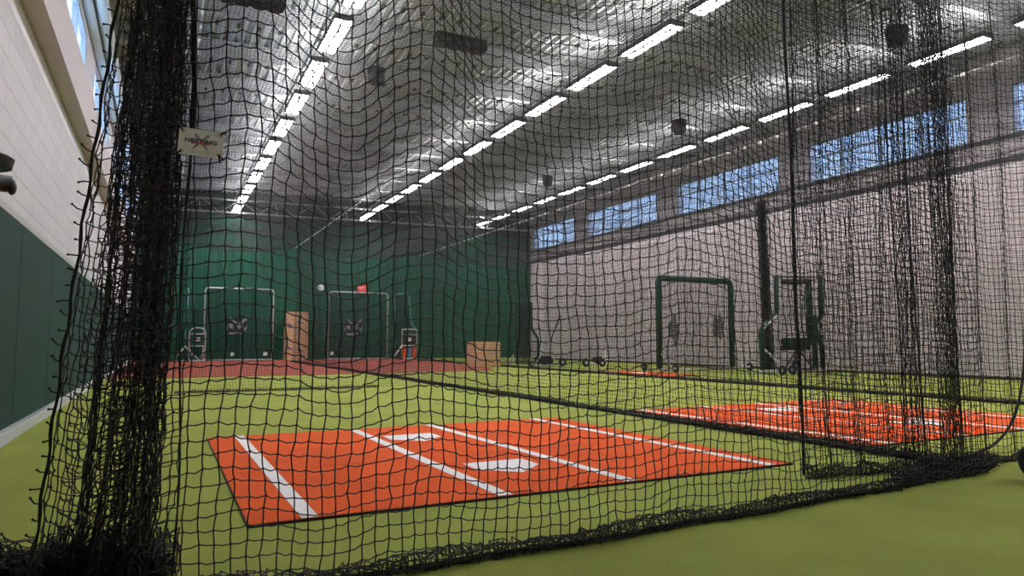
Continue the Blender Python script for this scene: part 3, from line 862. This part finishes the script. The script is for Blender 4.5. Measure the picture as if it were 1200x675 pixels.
t = l_screen('dark green padded stepped screen standing right of the tall net bundle', 12.3,
             [(13.24, .10), (13.24, 1.13), (13.78, 1.48), (13.80, 2.45), (15.45, 2.50), (15.43, 1.48), (15.15, 1.26), (15.42, .62), (15.42, .10)], M['gpad'], .065, 4)
obj('base_bar', tube(B(), [(-.1, 0, .05), (2.3, 0, .05)], .03, 8), M['pipe'], t, True)
obj('foot', tube(B(), [(0, -.65, .12), (0, .6, .05)], .025, 8), M['pipe'], t, True)
obj('brace', tube(B(), [(.3, -.5, .10), (0.02, 0, .65)], .028, 8), M['pipe'], t, True)
obj('step_bracket', tube(B(), [(.0, -.05, 1.13), (.5, -.05, 1.46)], .03, 8), M['pipe'], t, True)
for yy, xx in ((-.65, -.05), (-.6, .35)): wheel(t, (xx, yy, .12))
# pitching machine behind it: frame window, hopper shelf and base
t = thing('pitching_machine', 'green and black pitching machine frame with a padded shelf, inside the stepped screen', 'machine', (14.87, 12.62, 0), 0)
obj('padded_post', tube(B(), [(.50, 0, .80), (.50, 0, 2.42)], .085, 10), M['gpad'], t, True)
obj('padded_post', tube(B(), [(.72, .05, .1), (.72, .05, 1.5)], .075, 10), M['gpad'], t, True)
obj('top_bar', tube(B(), [(-.48, 0, 2.36), (.5, 0, 2.40)], .075, 10), M['black'], t, True)
bm = B(); box(bm, -.48, .60, -.16, .16, .70, .90, .04); obj('padded_shelf', bm, M['gpad'], t)
bm = B(); box(bm, -.50, .30, -.17, .15, .58, .70, .02); obj('motor_box', bm, M['black'], t)
for s in (-1, 1):
    obj('leg', tube(B(), [(.0, 0, .62), (s * .40, -.18, .06)], .022, 8), M['piping'], t, True)
obj('leg', tube(B(), [(.0, 0, .62), (0, .45, .06)], .022, 8), M['piping'], t, True)
bm = B(); box(bm, -.36, .58, -.18, .3, .02, .10, .02); obj('base_tray', bm, M['black'], t)
wheel(t, (.40, .40, .17), .16, .07, 'Y')
# tall dark bundle of net between the screens
gb2 = thing('gathered_net', 'tall dark bundle of netting hanging beside the block wall, left of the stepped screen', 'net', (13.9, 12.75, 0))
netobj('net_mesh', pleat_P(lambda v, z: (13.80 + (.16 + .12 * max(0, 1 - z / 1.3)) * v + .03 * math.sin(z), 12.78 - .05 * v), 60, .10, 3.7, ztop=4.5, jit=.012), .0050, gb2)
obj_ = obj('tie_rope', tube(B(), [(13.9, 12.75, z) for z in np.linspace(.02, 4.5, 20)], .05, 8), M['rope']); under(gb2, obj_)
# far corner stepped screen and its trolley base
t = l_screen('dark stepped screen standing in the far corner beside the block wall', 19.6,
             [(10.20, .08), (10.20, 2.08), (10.72, 2.10), (10.72, 1.24), (10.98, .90), (10.98, .08)], M['gpad'], .045, None)
flat_net(t, lambda a, b: True, .02, .45, .08, 2.0, .06, .03, .006, 'net', 'folded_net')
t = thing('screen_trolley', 'low silver trolley base with black wheels in front of the far corner screen', 'trolley', (11.0, 19.2, 0), 0)
obj('frame', tube(B(), rounded([(-.5, -.1, .06), (.52, -.1, .06), (.52, .4, .06)], .05), .028, 8), M['pipe'], t, True)
obj('brace', tube(B(), [(-.42, -.1, .07), (-.05, 0, .52)], .028, 8), M['pipe'], t, True)
obj('brace', tube(B(), [(.5, -.1, .07), (.1, 0, .45)], .022, 8), M['pipe'], t, True)
bm = B(); box(bm, -.25, .35, 0, .3, .08, .34, .05); obj('motor_box', bm, M['black'], t)
wheel(t, (.60, -.1, .14), .14, .06, 'Y'); wheel(t, (-.52, -.1, .09), .09, .05, 'Y')
bm = B(); tube(bm, [(11.71, 19.4, 1.68), (11.38, 19.4, .95), (11.28, 19.35, .55)], [.028, .02, .014], 8)
tag(obj('leaning_pole', bm, M['black']), 'thin black pole leaning above the trolley by the block wall', 'pole')
t = thing('wheeled_base', 'small white framed base with two black wheels on the turf by the block wall', 'cart', (12.2, 18.3, 0), 0)
obj('frame', tube(B(), rounded([(-.2, 0, .16), (.1, 0, .12), (.35, .0, .06), (.52, 0, .06), (.52, 0, .5)], .06), .020, 8), M['whitep'], t, True)
obj('upright', tube(B(), [(-.02, .1, .1), (-.02, .1, .55)], .018, 8), M['pipe'], t, True)
wheel(t, (-.22, 0, .14), .14, .06, 'Y')
bm = B(); box(bm, .10, .42, -.08, .2, .08, .32, .05); obj('motor_box', bm, M['black'], t)
wheel(t, (.32, -.12, .13), .13, .06, 'Y')
# teal framed narrow screen at the far end
t = thing('narrow_screen', 'narrow dark screen with teal frame at the far end, behind the white trolley', 'screen', (9.72, 30.1, 0), 0)
obj('frame', tube(B(), rounded([(-.35, 0, .05), (-.35, 0, 2.95), (.30, 0, 2.98), (.45, 0, 1.6), (.70, 0, 1.35), (.72, 0, .05)], .1, 4), .045, 8), M['teal'], t, True)
flat_net(t, lambda a, b: a < .42, -.33, .42, .1, 2.9, 0, .04, .006, 'net')
# teal screen seen edge on, at the left
t = thing('edge_on_screen', 'teal post of a screen standing edge on at the far left, on angled feet', 'screen', (.78, 30.2, 0), 0)
obj('post', tube(B(), rounded([(.03, 0, .1), (.0, 0, 1.5), (.06, -.05, 1.8), (.06, 0, 2.95)], .1), .045, 8), M['teal'], t, True)
obj('post', tube(B(), [(.30, .3, .1), (.30, .3, 2.7)], .04, 8), M['gpad'], t, True)
obj('foot', tube(B(), [(-.38, -.1, .05), (.6, -.1, .05)], .035, 8), M['pipe'], t, True)
for s in (-.36, .58): obj('brace', tube(B(), [(s, -.1, .05), (.03, -.05, .62)], .028, 8), M['pipe'], t, True)
# white tube trolleys
def trolley(x, y, lab, colored, arch):
    t = thing('ball_trolley', lab, 'trolley', (x, y, .011), 0)
    w = .29 if arch else .34; h = 1.34
    obj('frame', tube(B(), rounded([(-w, 0, .12), (-w, 0, h), (w, 0, h), (w, 0, .12)], .26 if arch else .05, 8), .028, 8), M['pipe'], t, True)
    for z in (.62, 1.10): obj('crossbar', tube(B(), [(-w, 0, z), (w, 0, z)], .024, 8), M['pipe'], t, True)
    bm = B(); box(bm, -w + .03, w - .03, .01, .04, .64, 1.08, .005); p = obj('panel', bm, M['gpad' if arch else 'black'], t)
    bm = B(); box(bm, -.10, .10, -.005, .008, .82, .96, .003); q = obj('white_label', bm, M['whitep'], t)
    bm = B(); box(bm, -.04, .05, -.009, -.004, .86, .92); obj('label_mark', bm, M['pink'], t) 
    obj('toe_bar', tube(B(), rounded([(-w, 0, .12), (-w, -.35, .05), (w, -.35, .05), (w, 0, .12)], .05), .026, 8), M['pipe'], t, True)
    for s in (-1, 1):
        wheel(t, (s * (w + .05), .02, .13), .13, .06)
        obj('brace', tube(B(), [(s * w, 0, .55), (s * w * .4, .0, .1)], .02, 8), M['pipe'], t, True)
    if colored:
        obj('strut', tube(B(), [(-w, 0, .62), (-w - .38, -.2, .18)], .032, 8), M['whitep'], t, True)
        for k, (dx, mm) in enumerate(((-.26, 'orangep'), (-.02, 'bluep'), (.18, 'orangep'))):
            bm = B(); cyl(bm, (dx, -.12, .07), (dx, -.12, .55), .085, .10, 14); obj('bucket', bm, M[mm], t)
    return t
trolley(1.24, 29.9, 'arched silver tube trolley with a white label, at the far left', False, True)
trolley(9.82, 29.3, 'square silver tube trolley with orange and blue buckets, at the far end', True, False)
# cardboard boxes
def carton(x0, x1, y0, y1, z0, z1, lab, marks, group=None):
    t = thing('cardboard_box', lab, 'box', ((x0 + x1) / 2, (y0 + y1) / 2, z0), 0, group)
    W, D, H = (x1 - x0) / 2, (y1 - y0) / 2, z1 - z0
    bm = B(); box(bm, -W, W, -D, D, 0, H, .012); obj('carton', bm, M['card'], t)
    bm = B(); box(bm, -W - .002, W + .002, -.04, .04, H - .001, H + .003); box(bm, -.04, .04, -D - .003, -D + .002, H - .16, H); obj('tape', bm, M['tape'], t)
    for mx, mz in marks:
        bm = B(); poly(bm, [(mx - .16, -D - .004, mz + .05), (mx - .02, -D - .004, mz + .09), (mx + .02, -D - .004, mz + .03), (mx + .18, -D - .004, mz - .02), (mx + .04, -D - .004, mz - .06), (mx - .04, -D - .004, mz - .01)], (0, .003, 0))
        obj('printed_mark', bm, M['blue'], t)
    return t
carton(4.70, 5.60, 30.3, 31.1, .01, 1.06, 'brown carton with blue mark, the lower of the tall stack on the clay turf', [(.12, .42), (-.32, .5)])
carton(4.71, 5.59, 30.31, 31.09, 1.064, 2.08, 'brown carton with blue mark, the upper of the tall stack on the clay turf', [(.10, .55), (-.32, .45)])
t = carton(8.74, 9.60, 19.6, 20.3, .01, .80, 'wide brown cardboard box with a torn top, on the turf near the dividing net', [])
bm = B(); poly(bm, [(-.30, -.352, .79), (-.08, -.352, .80), (-.04, -.352, .72), (-.14, -.352, .75), (-.22, -.352, .69)], (0, -.004, 0)); obj('torn_flap', bm, M['tape'], t)
bm = B(); poly(bm, [(.05, -.352, .42), (.22, -.352, .46), (.30, -.352, .40), (.16, -.352, .34)], (0, -.004, 0)); obj('printed_mark', bm, M['greyink'], t)
bm = B(); tube(bm, [(9.90, 19.75, .05), (10.16, 19.75, .38)], .03, 8); tube(bm, [(10.16, 19.75, .38), (10.16, 20.1, .02)], .02, 8)
tag(obj('bent_tube', bm, M['pipe']), 'short silver tube leaning beside the wide cardboard box', 'tube')
# exit sign and round lamp on the far wall
t = thing('exit_sign', 'small red exit sign on the far green wall above the second screen', 'sign', (8.17, 31.36, 3.28))
bm = B(); box(bm, -.20, .20, -.03, .03, -.16, .16, .01); obj('sign_box', bm, mat('lit red sign', (.6, .04, .04), .4, emit=((1, .10, .10), .25)), t)
text('EXIT', .17, (0, -.033, 0), M['whitep'], t)
t = thing('round_lamp', 'round white fitting on the far wall above the second screen', 'lamp', (6.30, 31.33, 3.24))
bm = B(); sphere(bm, (0, 0, 0), .13, 3, (1, .5, 1)); obj('dome', bm, M['whitep'], t, True)
bm = B(); cyl(bm, (0, .03, 0), (0, .08, 0), .15, None, 24); obj('back_plate', bm, M['pipe'], t)
# black wheel at the right picture edge
t = thing('equipment_wheel', 'large black rubber wheel standing on the turf at the right picture edge', 'wheel', (4.475, 2.15, 0))
bm = B(); tube(bm, [(0 + 0, .075 * math.cos(a), .115 + .075 * math.sin(a)) for a in np.linspace(0, 2 * PI, 25)[:-1]], .04, 10, True); obj('tyre', bm, M['rubber'], t, True)
bm = B(); cyl(bm, (-.03, 0, .125), (.03, 0, .125), .06, None, 20); obj('hub', bm, M['black'], t)
bm = B(); box(bm, -.06, -.045, -.02, .02, .10, .34, .004); box(bm, .045, .06, -.02, .02, .10, .34, .004); box(bm, -.06, .06, -.03, .03, .34, .36, .004); cyl(bm, (-.06, 0, .125), (.06, 0, .125), .008, None, 8)
obj('fork', bm, M['black'], t)

# ================================================================== LIGHT, CAMERA
w = bpy.data.worlds.new('sky'); bpy.context.scene.world = w; w.use_nodes = True
nt = w.node_tree; bg = nt.nodes['Background']
tc = nt.nodes.new('ShaderNodeTexCoord'); sp = nt.nodes.new('ShaderNodeSeparateXYZ'); nt.links.new(tc.outputs['Generated'], sp.inputs[0])
ra = nt.nodes.new('ShaderNodeValToRGB'); ra.color_ramp.elements[0].position = 0; ra.color_ramp.elements[1].position = .6
ra.color_ramp.elements[0].color = (.55, .74, 1, 1); ra.color_ramp.elements[1].color = (.22, .42, .85, 1)
nt.links.new(sp.outputs['Z'], ra.inputs['Fac']); nt.links.new(ra.outputs[0], bg.inputs['Color']); 
# the sky is brighter on the side of the left windows, where the sun stands
m1 = nt.nodes.new('ShaderNodeMapRange'); m1.inputs['From Min'].default_value = -.6; m1.inputs['From Max'].default_value = .6; m1.inputs['To Min'].default_value = 2.6; m1.inputs['To Max'].default_value = .62
nt.links.new(sp.outputs['X'], m1.inputs['Value']); nt.links.new(m1.outputs[0], bg.inputs['Strength'])

p = math.atan((400.5 - 337.5) / 800); yaw = math.atan(410 * math.cos(p) / 800)
cd = bpy.data.cameras.new('camera'); cd.sensor_width = 36; cd.lens = 24; cd.clip_start = .05; cd.clip_end = 200
cam = bpy.data.objects.new('camera', cd); C.objects.link(cam)
cam.location = (0, 0, .8); cam.rotation_euler = (PI / 2 + p, 0, -yaw)
s = bpy.context.scene; s.camera = cam
s.view_settings.view_transform = 'Standard'; s.view_settings.look = 'None'; s.view_settings.gamma = 1; s.view_settings.use_curve_mapping = False
s.view_settings.exposure = 1.6
